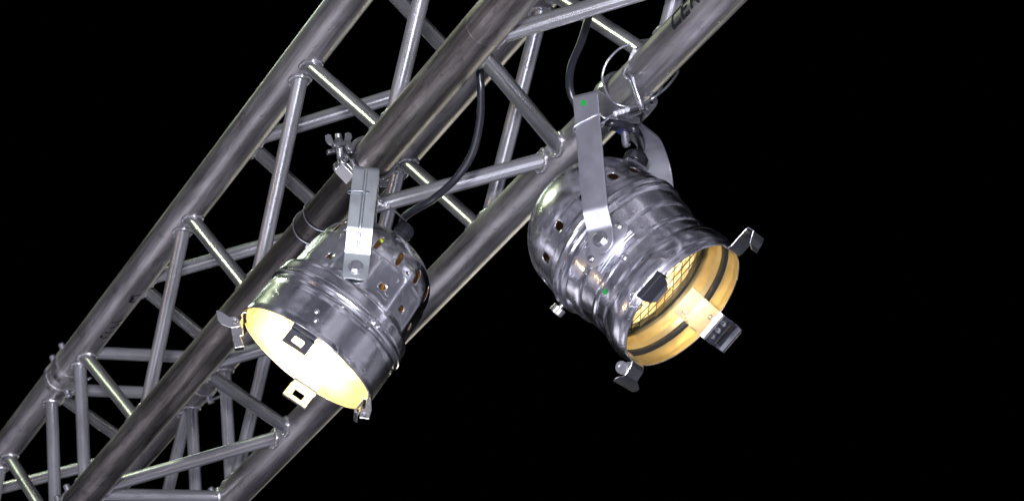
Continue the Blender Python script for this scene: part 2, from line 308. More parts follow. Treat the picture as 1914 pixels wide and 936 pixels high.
def brace(parent, c1, s1, c2, s2):
    mb, mt = brace_mesh(c1, s1, c2, s2); o = mb.build('brace', M['brace'], parent, sharp=50)
    o.matrix_local = parent.matrix_world.inverted() @ Matrix.Translation((0, 0, H)) @ mt
    return o
def on_tube(c, s, ang, r):
    a = math.radians(ang); return Vector((s, CH[c][0] + r*math.cos(a), CH[c][1] + r*math.sin(a)))
def strokes(name, parent, c, lines, w, label):
    """hand lettering lying on the round chord: polylines in (s, angle) become thin raised ink strips"""
    mb = MB()
    for ln in lines:
        P = []
        for i in range(len(ln)-1):
            n = max(2, int((abs(ln[i][0]-ln[i+1][0])*1000 + abs(ln[i][1]-ln[i+1][1])*.44)/1.2))
            P += [(ln[i][0] + (ln[i+1][0]-ln[i][0])*k/n, ln[i][1] + (ln[i+1][1]-ln[i][1])*k/n) for k in range(n)]
        P.append(ln[-1]); Lr = []
        for i, (s_, a_) in enumerate(P):
            j = min(i+1, len(P)-1); h = max(i-1, 0)
            ds = P[j][0]-P[h][0]; da = math.radians(P[j][1]-P[h][1])*RC; q = math.hypot(ds, da) or 1
            ww = w*(.8 + .35*noise.noise(Vector((s_*300, a_*.2, 0)))); ns, na = -da/q*ww, ds/q*ww
            for sg in (-1, 1): Lr.append(on_tube(c, s_ + ns*sg, a_ + math.degrees(na/RC)*sg, RC + .0004))
        mb.add([V(p) - parent.matrix_world.translation for p in Lr], [(2*i, 2*i+1, 2*i+3, 2*i+2) for i in range(len(P)-1)])
    o = mb.build(name, M['ink'], parent); o['label'] = label; return o
x0, x1 = -1.0755, 1.4145
T1 = empty('lighting_truss', Matrix.Translation(V((x0, 0, -.24))), 'long silver box truss in the foreground that both spotlights hang from', 'truss')
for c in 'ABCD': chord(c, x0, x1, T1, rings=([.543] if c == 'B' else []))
first = [('AB', -.0092, .253), ('AB', 0, -.2457), ('AB', -.4949, -.2425), ('AB', -.4887, -.7413), ('AB', -1.0256, -.7375), ('AB', .4993, .2396),
         ('AC', -.2668, -.0016), ('AC', -.2474, -.5066), ('AC', -.7554, -.4974), ('AC', -.7435, -1.0239), ('AC', .2355, -.0138),
         ('BD', .4975, .7527), ('BD', .5028, .2399), ('BD', .0056, .2428), ('BD', -.5028, -.2404), ('BD', -.4892, -.7406), ('BD', -1.0188, -.7378),
         ('CD', -.2678, -.0064), ('CD', -.2532, -.5153), ('CD', .2383, -.0190), ('CD', .2350, .4972), ('CD', -.7622, -1.0282),
         ('BD', -.0056, -.2428), ('CD', -.7560, -.5153),
         ('AB', -1.0327, -1.0327), ('AC', -1.0331, -1.0331), ('BD', -1.0301, -1.0301), ('CD', -1.0289, -1.0289),
         ('AB', .5056, .749), ('AB', .996, .754), ('AC', .247, .496), ('AC', .742, .504), ('AC', .754, .99), ('BD', .99, .757), ('BD', 1.002, 1.25),
         ('CD', .75, .503), ('CD', .757, .99), ('AB', 1.004, 1.25), ('AC', 1.25, 1.0), ('CD', 1.25, .996), ('AB', 1.37, 1.37), ('AC', 1.37, 1.37), ('BD', 1.37, 1.37), ('CD', 1.37, 1.37)]
for f, a, b in first: brace(T1, f[0], a, f[1], b)
x0, x1 = -2.6, -1.1515
T2 = empty('lighting_truss', Matrix.Translation(V((x1, 0, -.24))), 'second box truss section at lower left, beyond the pinned joint', 'truss')
for c in 'ABCD': chord(c, x0, x1, T2)
for f, a, b in [('AB', -1.48, -1.202), ('AC', -1.196, -1.472), ('AC', -1.716, -1.472), ('CD', -1.196, -1.488), ('AB', -1.49, -1.73), ('BD', -1.48, -1.202), ('BD', -1.49, -1.73),
                ('AB', -1.1951, -1.1951), ('AC', -1.1936, -1.1936), ('CD', -1.1990, -1.1990), ('BD', -1.196, -1.196), ('CD', -1.73, -1.497), ('AC', -1.726, -1.97), ('AB', -1.98, -1.74),
                ('CD', -1.74, -1.98), ('AB', -1.99, -2.23), ('AC', -2.22, -1.98), ('BD', -1.98, -1.74), ('CD', -2.23, -1.99), ('BD', -1.99, -2.23), ('AB', -2.5, -2.24), ('AC', -2.23, -2.5), ('BD', -2.5, -2.24), ('CD', -2.24, -2.5)]:
    brace(T2, f[0], a, f[1], b)
strokes('marker_writing', T1, 'A', [
    [(-.8395, -62), (-.846, -72), (-.847, -84), (-.852, -98)], [(-.838, -56), (-.834, -50)],
    [(-.866, -70), (-.871, -82), (-.871, -94)], [(-.866, -70), (-.860, -66), (-.856, -74)],
    [(-.888, -70), (-.892, -84), (-.889, -98)],
    [(-.904, -100), (-.911, -98), (-.9125, -86), (-.909, -72)], [(-.904, -100), (-.902, -94)]], .0020, 'faded black marker letters CLCL')
strokes('marker_mark', T1, 'A', [[(-.7455, -98), (-.768, -92), (-.7705, -80), (-.766, -74)], [(-.7455, -98), (-.742, -84), (-.741, -72)], [(-.752, -92), (-.765, -88)]], .0024, 'faded black marker box')
def let(c, s0, a0, sc, asc, pts): return [[(s0 + x*sc, a0 + y*asc) for x, y in ln] for ln in pts]
Cg = [[(1, .75), (1, 0), (0, 0), (0, 1), (1, 1), (1, .8)]]
E_ = [[(1, 0), (0, 0), (0, 1), (1, 1)], [(.5, 0), (.5, .7)]]
R_ = [[(0, 1), (0, 0), (.9, 0), (1, .3), (.9, .6), (.5, .65), (.5, 0)], [(.5, .65), (0, 1)]]
ls = []
Cl = [[(.95, 0), (.95, .85), (.05, .85), (.05, 0)]]
# letters read along the tube, feet toward the camera side
for i, g in enumerate(('C', 'E', 'R')):
    s0 = .588 + i*.0235
    G = {'C': [[(0.9, .15), (0.9, 0), (0, 0), (0, 1), (0.9, 1), (.9, .8)]], 'E': [[(.9, 0), (0, 0), (0, 1), (.9, 1)], [(0, .5), (.7, .5)]], 'R': [[(0, 1), (0, 0), (.85, 0), (.9, .25), (.85, .5), (0, .5)], [(.45, .5), (.95, 1)]]}[g]
    ls += [[(s0 + x*.019, 152 + y*42) for x, y in ln] for ln in G]
strokes('stencil_letters', T1, 'D', ls, .0030, 'black stencilled letters CER')

# pinned conical couplers between the two truss sections, one per chord
def coupler():
    r = empty('truss_coupler', Matrix.Translation(V((-1.1135, *CH['A']))), '', 'coupler', 'pinned couplers joining the two truss sections')
    mb = MB(); X = ((0, 0, 0), (1, 0, 0), (0, 0, 1))
    mb.lathe([(-.05, .0195), (-.038, .0205), (-.0372, .0268), (-.033, .0275), (-.020, .0272), (-.0185, .0252), (-.002, .0248), (0, .0242), (.002, .0248), (.0185, .0252), (.020, .0272), (.033, .0275), (.0372, .0268), (.038, .0205), (.05, .0195)], X, 56)
    mb.build('sleeve', M['chord'], r, sharp=30)
    for sx in (-.026, .026):
        d = Vector((0, -.35, .94)).normalized(); pb = MB()
        pb.tube([Vector((sx, 0, 0)) - d*.038, Vector((sx, 0, 0)) + d*.036], .0055, 16)
        pb.tube([Vector((sx, 0, 0)) + d*.036, Vector((sx, 0, 0)) + d*.038], [.0055, .0045], 16)
        pin = pb.build('pin', M['steel'], r)
        cb = MB(); c0 = Vector((sx, 0, 0)) - d*.033
        t = d.cross(Vector((1, 0, 0))).normalized()
        cb.tube(spline([c0 - t*.012, c0 + t*.004, c0 + t*.016 + Vector((.002, 0, 0)), c0 + t*.022 + Vector((.006, 0, 0)), c0 + t*.018 + Vector((.011, 0, 0)), c0 + t*.010 + Vector((.009, 0, 0)), c0 + t*.002 + Vector((.0062, 0, 0)), c0 - t*.006 + Vector((.0075, 0, 0))], 5), .0011, 8)
        cb.build('spring_clip', M['steel'], pin)
    return r
cp0 = coupler()
where = {'A': 'pinned coupler on the upper left chord, two pins and spring clips showing', 'B': 'pinned coupler at the lower end of the near bottom chord', 'C': 'pinned coupler on the rear top chord, half hidden behind the front chord', 'D': 'pinned coupler at the lower end of the rightmost bottom chord'}
def copy_tree(o, parent=None):
    c = o.copy(); SC.collection.objects.link(c); c.parent = parent
    for ch in list(o.children): copy_tree(ch, c)
    return c
for c in 'ABCD':
    o = cp0 if c == 'A' else copy_tree(cp0)
    o.location = V((-1.1135, *CH[c])); o['label'] = where[c]

# ------------------------------------------------------------------ spotlights
def resample(prof, step=.0024):
    o = [prof[0]]
    for a, b in zip(prof, prof[1:]):
        n = max(1, round(math.hypot(b[0]-a[0], b[1]-a[1])/step))
        o += [(a[0] + (b[0]-a[0])*k/n, a[1] + (b[1]-a[1])*k/n) for k in range(1, n+1)]
    return o
def shell(prof, nth, holes, facet=None, dent=.00035, seed=0, step=.0024):
    """surface of revolution in lamp space (z = back along the lamp, angle from +x towards -y) with real cut holes"""
    R = resample(prof, step); nr = len(R)
    def rad(l):
        for a, b in zip(prof, prof[1:]):
            if a[0] <= l <= b[0] and b[0] > a[0]: return a[1] + (b[1]-a[1])*(l-a[0])/(b[0]-a[0])
        return prof[-1][1]
    def S(l, th, r):
        if facet and facet[0] < l < facet[1]:
            k = facet[2]; w_ = 2*PI/k; m_ = ((th + facet[4]) % w_) - w_/2; e_ = min(1, (l-facet[0])/.006, (facet[1]-l)/.006)
            r *= 1 + facet[3]*e_*(math.cos(w_/2)/math.cos(m_) - math.cos(w_/2)*.5 - .5)
        r += dent*min(1, r/.03)*(noise.noise(Vector((math.cos(th)*5, math.sin(th)*5, l*45 + seed))) + .6*noise.noise(Vector((math.cos(th)*14, math.sin(th)*14, l*120 + seed))))
        return Vector((r*math.cos(th), -r*math.sin(th), l))
    vs = [S(l, 2*PI*k/nth, r) for (l, r) in R for k in range(nth)]
    idx = lambda i, k: i*nth + (k % nth)
    dead = set(); extra_f = []
    for (l0, th0, hl, hw, ex) in holes:
        th0 = math.radians(th0) % (2*PI); rr = rad(l0)
        rows = [i for i, (l, r) in enumerate(R) if abs(l - l0) <= hl + .0028]; i0, i1 = rows[0], rows[-1]
        dk = math.ceil((hw + .0028)/(rr*2*PI/nth)); kc = round(th0/(2*PI)*nth); k0, k1 = kc - dk, kc + dk
        for i in range(i0, i1):
            for k in range(k0, k1): dead.add((i, k % nth))
        bd = [(i0, k) for k in range(k0, k1)] + [(i, k1) for i in range(i0, i1)] + [(i1, k) for k in range(k1, k0, -1)] + [(i, k0) for i in range(i1, i0, -1)]
        base = len(vs); n = len(bd); ring = []
        Al = (R[i1][0]-R[i0][0])/2; lc = (R[i1][0]+R[i0][0])/2; Aw = dk*2*PI/nth; tcn = kc*2*PI/nth
        for (i, k) in bd:
            ph = math.atan2((k*2*PI/nth - tcn)/Aw, (R[i][0]-lc)/Al)
            cl = math.copysign(abs(math.cos(ph))**ex, math.cos(ph)); sl = math.copysign(abs(math.sin(ph))**ex, math.sin(ph))
            l_ = l0 + hl*cl; t_ = th0 + hw/rr*sl if abs(th0 - tcn) < 1 else tcn + hw/rr*sl
            ring.append((l_, t_, R[i][0], k*2*PI/nth))
        for f in (.5, 1.0):
            for (l_, t_, lb, tb) in ring:
                L_ = lb + (l_-lb)*f; t2 = tb + (t_-tb)*f; vs.append(S(L_, t2, rad(L_)))
        for j in range(n):
            j2 = (j+1) % n; a, b = idx(*bd[j]), idx(*bd[j2])
            extra_f.append((a, b, base + j2, base + j)); extra_f.append((base + j, base + j2, base + n + j2, base + n + j))
    fs = [(idx(i, k), idx(i, k+1), idx(i+1, k+1), idx(i+1, k)) for i in range(nr-1) for k in range(nth) if (i, k) not in dead]
    mb = MB(); mb.add(vs, [f[::-1] for f in fs + extra_f]); return mb
def strap(path, widths, thick, wdir=1):
    """flat bent strip in the lamp-yoke plane: path (x, h), width along the third axis"""
    N = len(path); mb = MB(); vs = []
    for i, (x, h) in enumerate(path):
        a = path[max(i-1, 0)]; b = path[min(i+1, N-1)]; tx, th_ = b[0]-a[0], b[1]-a[1]; q = math.hypot(tx, th_) or 1; nx, nh = -th_/q, tx/q
        w = widths[i]/2
        for (dn, dw) in ((-thick/2, -w), (thick/2, -w), (thick/2, w), (-thick/2, w)): vs.append((x + nx*dn, dw, h + nh*dn))
    fs = [(4*i + k, 4*i + (k+1) % 4, 4*i + 4 + (k+1) % 4, 4*i + 4 + k) for i in range(N-1) for k in range(4)] + [(3, 2, 1, 0), tuple(4*(N-1) + k for k in range(4))]
    mb.add(vs, fs); return mb
def rounded(pts, r, n=5):
    o = [pts[0]]
    for i in range(1, len(pts)-1):
        p = Vector((*pts[i], 0)); a = Vector((*pts[i-1], 0)); b = Vector((*pts[i+1], 0)); rr = r[i] if isinstance(r, (list, tuple)) else r
        rr = min(rr, (a-p).length*.45, (b-p).length*.45); A = p + (a-p).normalized()*rr; B = p + (b-p).normalized()*rr
        for k in range(n+1):
            t = k/n; q = A*(1-t)**2 + p*2*t*(1-t) + B*t*t; o.append((q.x, q.y))
    o.append(pts[-1]); return o
def par_can(F, L_prof, holes, kind):
    C, a, u, K, P = [Vector(F[k]) for k in ('C', 'a', 'u', 'K', 'P')]
    z = -a; x = u.normalized(); y = z.cross(x).normalized(); x = y.cross(z)
    mw = Matrix((x, y, z)).transposed().to_4x4(); mw = Matrix.Translation(V(C)) @ mw
    root = empty('spotlight', mw, F['label'], 'spotlight', 'spotlights hanging under the truss')
    split = F['split']
    front = [p for p in L_prof if p[0] <= split]; back = [p for p in L_prof if p[0] >= split]
    mat = M[F['mat']]
    b1 = shell(front, 160, [h for h in holes if h[0] < split], None, F['dent'], 3*kind).build('front_barrel', [mat, M['inner']], root, solid=.0011, off=F['off'], matoff=1, sharp=28)
    b2 = shell([(p[0] - .0006 if i == 0 else p[0], p[1] - .0008 if i == 0 else p[1]) for i, p in enumerate(back)], 160, [h for h in holes if h[0] >= split], F.get('facet'), F['dent'], 3*kind + 1).build('rear_housing', [mat, M['inner']], root, solid=.0011, off=F['off'], matoff=1, sharp=28)
    return root, mw
def ellip(l0, dl, r, n=16, a0=.08): return [(l0 + dl*math.sin(t), r*math.cos(t)) for t in [a0 + (PI/2 - .03 - a0)*k/n for k in range(n+1)]]
def rot(p, th):  # local point (radial, tangential, back) at clip angle th
    c, s = math.cos(th), math.sin(th); return Vector((p[0]*c + p[1]*s, -p[0]*s + p[1]*c, p[2]))
def sheet_clip(name, root, th, segs, mat, thick=.0009, hole=None, rivets=(), label=None):
    """bent sheet clip: segs = [(radius, back, halfwidth)] along the bend line; optional rectangular hole in one span"""
    mb = MB(); vs = []; fs = []
    for (r, l, w) in segs: vs += [rot((r, -w, l), th), rot((r, w, l), th)]
    n = len(segs)
    for i in range(n-1):
        if hole and i == hole[0]:
            k = len(vs); (f0, f1, g) = hole[1:]
            q = lambda f, g_: (vs[2*i]*(1-f) + vs[2*i+2]*f)*(.5 - g_/2) + (vs[2*i+1]*(1-f) + vs[2*i+3]*f)*(.5 + g_/2)
            vs += [q(f0, -g), q(f0, g), q(f1, g), q(f1, -g)]
            # q with g_ negative lies on the first edge side
            vs[k], vs[k+1], vs[k+2], vs[k+3] = q(f0, -g), q(f0, g), q(f1, g), q(f1, -g)
            A, B, Cc, D = 2*i, 2*i+1, 2*i+3, 2*i+2
            fs += [(A, B, k+1, k), (B, Cc, k+2, k+1), (Cc, D, k+3, k+2), (D, A, k, k+3)]
        else: fs.append((2*i, 2*i+1, 2*i+3, 2*i+2))
    mb.add(vs, fs); o = mb.build(name, mat, root, smooth=False, solid=thick, off=0, bevel=.0004)
    if label: o['label'] = label
    for (r, t_, l) in rivets:
        rb = MB(); c = rot((r, t_, l), th); d = rot((-1, 0, 0), th)
        rb.lathe([(-.0015, .0032), (.0005, .0032), (.0014, .0022), (.0014, .0013), (-.0008, .0011), (-.0008, 1e-5)], (c, d, (0, 0, 1)), 16); rb.build('rivet', M['steel'], o)
    return o

# ---- left spotlight
FL = dict(C=(.14561, -.09300, -.49099), a=(-.22664, -.60454, -.76365), u=(.93866, -.34479, -.00563), K=(.1805, -.0021, -.2409), P=(.16839, -.03224, -.41425),
          split=.0555, mat='polish', dent=.0003, off=-1, facet=(.0845, .134, 12, .9, .2),
          label='left glowing metal spotlight facing down, hung on a straight ribbed bracket')
PL = [(0, .0930), (.0015, .0936), (.004, .0932), (.007, .0925), (.044, .0908), (.046, .0912), (.0485, .0912), (.0505, .0900), (.0555, .0897),
      (.0575, .0925), (.0595, .0932), (.0612, .0925), (.0625, .0903), (.0645, .0900), (.0660, .0914), (.0685, .0912), (.0695, .0900), (.0780, .0895), (.0805, .0885), (.0825, .0855), (.0840, .0822),
      (.0880, .0815), (.1330, .0785), (.1345, .0770)] + ellip(.1352, .054, .0772)
hl_ = [(.1002, 28.9-1, .0042, .0042, 1), (.0985, 53, .0042, .0042, 1), (.1043, -27.1, .0042, .0042, 1), (.1030, -55.5, .0042, .0042, 1), (.1010, -82, .0042, .0042, 1)]
hl_ += [(.1013, t, .0042, .0042, 1) for t in (82, 110, 138, 165, 193, 221, 249)]
hl_ += [(.1465, t, .0100, .0030, .7) for t in (-1, -25, -50, -75, -100, 22, 47, 72, 97, 122, 150, 180, 210, 235)]
hl_ += [(.1395, -38.5, .0016, .0018, 1), (.1395, 34, .0016, .0018, 1)]
rootL, mwL = par_can(FL, PL, hl_, 0)
# ---- right spotlight
FRr = dict(C=(.41863, .27162, -.51174), a=(.43038, .41251, -.80287), u=(.64435, -.7633, -.04677), K=(.3975, .2369, -.2362), P=(.38162, .23615, -.44269),
           split=.1145, mat='can', dent=.0003, off=-1,
           label='right metal spotlight tilted to show its wire guard, hung on a wide bent bracket')
PR = [(0, .0870), (.0015, .0882), (.006, .0893), (.010, .0912), (.018, .0920), (.026, .0912), (.034, .0888), (.0370, .0872), (.0385, .0868), (.041, .0872), (.050, .0856), (.0545, .0850), (.0560, .0862), (.0585, .0866), (.0605, .0858),
      (.080, .0868), (.0825, .0888), (.0850, .0896), (.0880, .0900), (.1040, .0912), (.1065, .0905), (.1085, .0935), (.1115, .0955), (.1145, .0950),
      (.1165, .0935), (.1180, .0950), (.1200, .0962), (.1225, .0950), (.1240, .0933), (.1320, .0925), (.1335, .0918), (.1500, .0902), (.1520, .0896)] + ellip(.1525, .075, .0896)
hr_ = [(.1435, t, .0062, .0055, .9) for t in (-14.5, 14.2, 43, -43, 71, 99, 127, 155, 183, 211, 239, 267, 295)]
hr_ = [(.1455 if h[1] not in (43,) else .1440, *h[1:]) for h in hr_]
rootR, mwR = par_can(FRr, PR, hr_, 1)

def internals(root, lens_l, lens_r, refl_depth, col, point, bulb, seed, rib=0, lz=None, ring_r=.0845, leak=.1):
    z = Vector((0, 0, 1)); ax = ((0, 0, 0), (0, 0, 1), (1, 0, 0))
    rf = MB().lathe([(lens_l + .002 + refl_depth*(1 - (k/14)**2)*1.0, lens_r*(.01 + .99*(k/14))) for k in range(15)], ax, 64).build('reflector', M['reflector'], root, sharp=60)
    bl = MB()
    zc = lens_l + refl_depth*.60
    bl.lathe([(zc - .012, 1e-5), (zc - .011, .004), (zc - .006, .0065), (zc + .010, .0065), (zc + .022, .0055), (zc + .024, 1e-5)], ax, 24)
    bu = bl.build('bulb', M[bulb], root)
    hb = MB(); hb.box((0, 0, zc - .020), ((1, .4, 0), (-.4, 1, 0), (0, 0, 1)), (.010, .0022, .0015)); hb.tube([(.008, .003, zc - .020), (.008, .003, zc + .02)], .001, 8); hb.tube([(-.008, -.003, zc - .020), (-.008, -.003, zc + .02)], .001, 8)
    hb.lathe([(zc - .021, 1e-5), (zc - .021, .0045), (zc - .016, .0050), (zc - .016, 1e-5)], ax, 20)
    hb.build('bulb_shield', M['steel'], root)
    gl = MB().lathe([(lens_l - .006*(1 - (k/10)**2), lens_r*k/10) for k in range(11)], ax, 64).build('lens', M['glass'], root, sharp=60)
    rg = MB(); rg.lathe([(lens_l + .003, lens_r - .002), (lens_l - .006, lens_r - .002), (lens_l - .0075, lens_r + .001), (lens_l - .006, lens_r + .004), (lens_l - .005, ring_r), (lens_l + .003, ring_r)], ax, 72)
    rg.build('retaining_ring', M['black'], root, sharp=60)
    gd = MB(); st = .0125
    for fam in (math.radians(33 + seed), math.radians(93 + seed)):
        dx, dy = math.cos(fam), math.sin(fam)
        for k in range(-7, 8):
            o = k*st + .004
            if abs(o) >= lens_r - .002: continue
            h = math.sqrt((lens_r - .001)**2 - o*o); pts = []
            for j in range(9):
                t = -h + 2*h*j/8; px, py = -dy*o + dx*t, dx*o + dy*t; rr = (px*px + py*py)/lens_r**2
                pts.append((px, py, lens_l - .0085 - .003*(1 - rr)))
            gd.tube(pts, .00062, 6)
    gd.build('wire_guard', M['guard'], root)
    if rib: MB().lathe([(rib + .0040, .0900), (rib + .003, .0865), (rib, .0850), (rib - .003, .0868), (rib - .0045, .0905)], ax, 96).build('shade_band_ring', M['black'], root, sharp=60)  # added black ring standing in for the shadow band on the barrel wall
    ld = bpy.data.lights.new('lamp_light', 'POINT'); ld.energy = point; ld.color = col; ld.shadow_soft_size = .012
    lo = bpy.data.objects.new('lamp_light', ld); SC.collection.objects.link(lo); lo.parent = root; lo.location = (0, 0, lz or lens_l + refl_depth*.60 - .0135)
    l2 = bpy.data.lights.new('housing_leak', 'POINT'); l2.energy = leak; l2.color = (1, .42, .12); l2.shadow_soft_size = .02
    o2 = bpy.data.objects.new('housing_leak', l2); SC.collection.objects.link(o2); o2.parent = root; o2.location = (0, 0, lens_l + refl_depth + .022)
    return rf
internals(rootL, .072, .0775, .048, (1, .84, .50), 62, 'bulb_bright', 8, ring_r=.0870, leak=.012)
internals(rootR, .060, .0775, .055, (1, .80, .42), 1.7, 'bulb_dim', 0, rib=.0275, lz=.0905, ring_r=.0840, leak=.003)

# gel-frame clips, left spotlight (slotted tabs, bent hem)
D = math.radians
def clipL(th, mat, label, ex=.024, w=.0165, out=.0):
    sheet_clip('gel_clip', rootL, D(th), [(.0875, .030, w), (.0885, .002, w), (.0915 + out, -.001, w), (.0915 + out, -.0045, w), (.0880 + out, -.0062, w), (.0875 + out, -ex, w), (.0885 + out, -ex - .0008, w), (.0925 + out, -ex - .0006, w)], M[mat], .0011,
               hole=(4, .28, .72, .42), rivets=[(.0888, .002, .021), (.0888, -.001, .009)] if th == 180 else [], label=label)
clipL(0, 'shaded_clip', 'dark slotted clip seen from its shaded outer side')
clipL(180, 'clip', 'brightly lit slotted clip at the bottom of the rim')
clipL(270, 'clip', 'small hooked clip at the lower right end of the rim')
clipL(90, 'clip', 'clip at the left end of the rim with a curved wing', .020)
def side_plate(parent, root, th, t, depth, poly, mat, name='clip_cheek', eye=None, label=None):
    """flat cheek of a clip lying in the radial/axial plane: poly = [(radius, back)]"""
    mb = MB(); n = len(poly); vs = [rot((r, t + dt, l), D(th)) for dt in (0, -depth) for (r, l) in poly]
    mb.add(vs, [tuple(range(n)), tuple(range(2*n - 1, n - 1, -1))] + [(i, (i+1) % n, n + (i+1) % n, n + i) for i in range(n)])
    o = mb.build(name, mat, parent, smooth=False, bevel=.0004)
    if eye:
        eb = MB(); c = rot((eye[0], t + (.0003 if t > 0 else -.0003), eye[1]), D(th)); ax = rot((0, 1 if t > 0 else -1, 0), D(th))
        eb.lathe([(-.0002, .0014), (.0010, .0016), (.0012, .0030), (-.0002, .0034)], (c, ax, (0, 0, 1)), 18); eb.build('clip_eyelet', M['steel'], o)
    return o
cl90 = [c for c in rootL.children if c.get('label', '').startswith('clip at the left end')][0]
side_plate(cl90, rootL, 90, .0165, .0010, [(.1190, -.0160), (.1172, -.0183), (.1105, -.0251), (.1031, -.0272), (.0917, -.0245), (.0835, -.0164), (.0882, -.0105), (.0954, -.0095), (.1013, -.0143), (.1120, -.0140)], M['clip'], eye=(.0925, -.0145))
side_plate(cl90, rootL, 90, .0168, .0110, [(.0915, -.0245), (.0797, -.0161), (.0740, -.0240), (.0765, -.0262), (.0647, -.0343), (.0727, -.0425)], M['clip'], name='clip_channel')
cl270 = [c for c in rootL.children if c.get('label', '').startswith('small hooked')][0]
side_plate(cl270, rootL, 270, -.0168, -.0010, [(.0930, .0010), (.0950, -.0010), (.1039, -.0121), (.1079, -.0230), (.0979, -.0286), (.0935, -.0204), (.0960, -.0150), (.0925, -.0080)], M['clip'], eye=(.1000, -.0225))

# gel-frame clips, right spotlight (long riveted plates with a folded lip)
def pathR(w, back=.030): return [(.0838, back, w), (.0842, .001, w), (.0855, -.0035, w), (.0900, -.0050, w), (.1160, -.0055, w), (.1185, -.0070, w), (.1195, -.0140, w*.98), (.1130, -.0170, w*.95), (.1060, -.0195, w*.8), (.1020, -.0235, w*.5)]
c180 = sheet_clip('gel_clip', rootR, D(180), [(.0815, .048, .0185), (.0838, .030, .0185), (.0842, .001, .0185), (.0855, -.0035, .0185), (.0890, -.0048, .0185)], M['lit_clip'], .0011, rivets=[(.0822, .010, .036), (.0830, -.006, .006)], label='long riveted clip plate lit white by the lamp, at the lower right of the rim')
ce = sheet_clip('clip_end', rootR, D(180), [(.0892, -.0049, .0185), (.0930, -.0056, .0185), (.1000, -.0075, .0185), (.1080, -.0090, .0185), (.1150, -.0092, .0185), (.1195, -.0120, .0180), (.1210, -.0180, .0175), (.1185, -.0215, .0165), (.1120, -.0240, .0150)], M['chrome'], .0011, rivets=[(.0955, -.010, -.0072), (.0955, 0, -.0072), (.0955, .010, -.0072)], label='dark mirror-like curved end of the lit clip plate'); ce.parent = c180
c0 = sheet_clip('gel_clip', rootR, 0, pathR(.0185, .022), M['shaded_clip'], .0011, label='dark folded clip seen from outside at the upper edge of the rim')
c270 = sheet_clip('gel_clip', rootR, D(270), pathR(.0175, .022), M['clip'], .0011, label='clip bent outward and up at the right end of the rim')
c90 = sheet_clip('gel_clip', rootR, D(90), [(.0838, .020, .017), (.0842, .001, .017), (.0860, -.0045, .017), (.0900, -.0070, .017), (.1030, -.0092, .0170), (.1050, -.0108, .022), (.1085, -.0108, .030), (.1130, -.0095, .032), (.1165, -.0075, .027)], M['clip'], .0011, label='clip bent outward at the lower left end of the rim')
for cc, th, sg in ((c90, 90, 1),):
    side_plate(cc, rootR, 90, .0172, .0010, [(.0860, -.0045), (.0900, -.0072), (.1036, -.0094), (.1062, -.0040), (.1066, .0020), (.1040, .0062), (.0994, .0078), (.0950, .0058), (.0915, .0005)], M['clip'])
    eb = MB(); cen = rot((.0994, .0175, .0008), D(th)); zz = rot((.15, 1, -.1), D(th)).normalized()
    eb.lathe([(-.0006, .0036), (-.0006, .0075), (.0006, .0075), (.0006, .0036), (-.0006, .0036)], (cen, zz, (0, 0, 1)), 24); eb.build('lock_eyelet', M['clip'], cc)

# yokes
def frameY(F):
    C, a, u, K, P = [Vector(F[k]) for k in ('C', 'a', 'u', 'K', 'P')]
    w = (K - P); w = (w - u*w.dot(u)).normalized(); n = u.cross(w).normalized()  # x=u, y=-n.. right handed: x=u, z=w, y=w x u
    y = w.cross(u).normalized(); return Matrix.Translation(V(P)) @ Matrix((u, y, w)).transposed().to_4x4(), (K - P).length
YL, hL = frameY(FL); YR, hR = frameY(FRr)
def yoke(root, mw, Y, path, rad, width, thick, mat, ends, rib=None):
    pth = rounded(path, rad, 6)
    # resample the end sections so they can be rounded off
    N = len(pth); W_ = [width]*N
    def refine(p, wd, rr):
        q = []; ww = []
        for i in range(8): t = i/8; q.append((p[0][0] + (p[1][0]-p[0][0])*t*rr, p[0][1] + (p[1][1]-p[0][1])*t*rr)); ww.append(wd*max(.3 if ends == 'round' else .8, math.sin(math.acos(1-t)) if ends == 'round' else (.8 + .2*min(1, t*2.2))))
        return q, ww
    seg = math.hypot(pth[1][0]-pth[0][0], pth[1][1]-pth[0][1]); rr = min(.9, (width*.5 if ends == 'round' else .006)/seg)
    qa, wa = refine(pth, width, rr); qb, wb = refine(pth[::-1], width, rr)
    pth = qa + pth[1:-1] + qb[::-1]; W_ = wa + [width]*(N-2) + wb[::-1]
    mb = strap(pth, W_, thick)
    o = mb.build('yoke', M[mat], root, bevel=.0006, sharp=25); o.matrix_local = mw.inverted() @ Y
    return o
top = .1245
yl = yoke(rootL, mwL, YL, [(.0858, -.0150), (.0858, .0190), (.1000, .0430), (.1000, top), (-.1000, top), (-.1000, .0430), (-.0858, .0190), (-.0858, -.0150)],
          [0, .003, .003, .006, .006, .003, .003, 0], .0310, .0025, 'zinc', 'square')
rb = MB()
rb.tube([(.1003, 0, top - .004), (.1003, 0, .050), (.0985, 0, .040), (.0890, 0, .0235)], [.0026, .0026, .0026, .0018], 12)
o = rb.build('stiffening_rib', M['zinc'], yl)
topR = .1780
yr = yoke(rootR, mwR, YR, [(.0985, -.0175), (.0985, .0130), (.1080, .0340), (.1080, topR), (-.0820, topR), (-.1080, topR - .030), (-.1080, .0340), (-.0985, .0130), (-.0985, -.0175)],
          [0, .003, .003, .006, .015, .015, .003, .003, 0], .0315, .0030, 'strap', 'round')
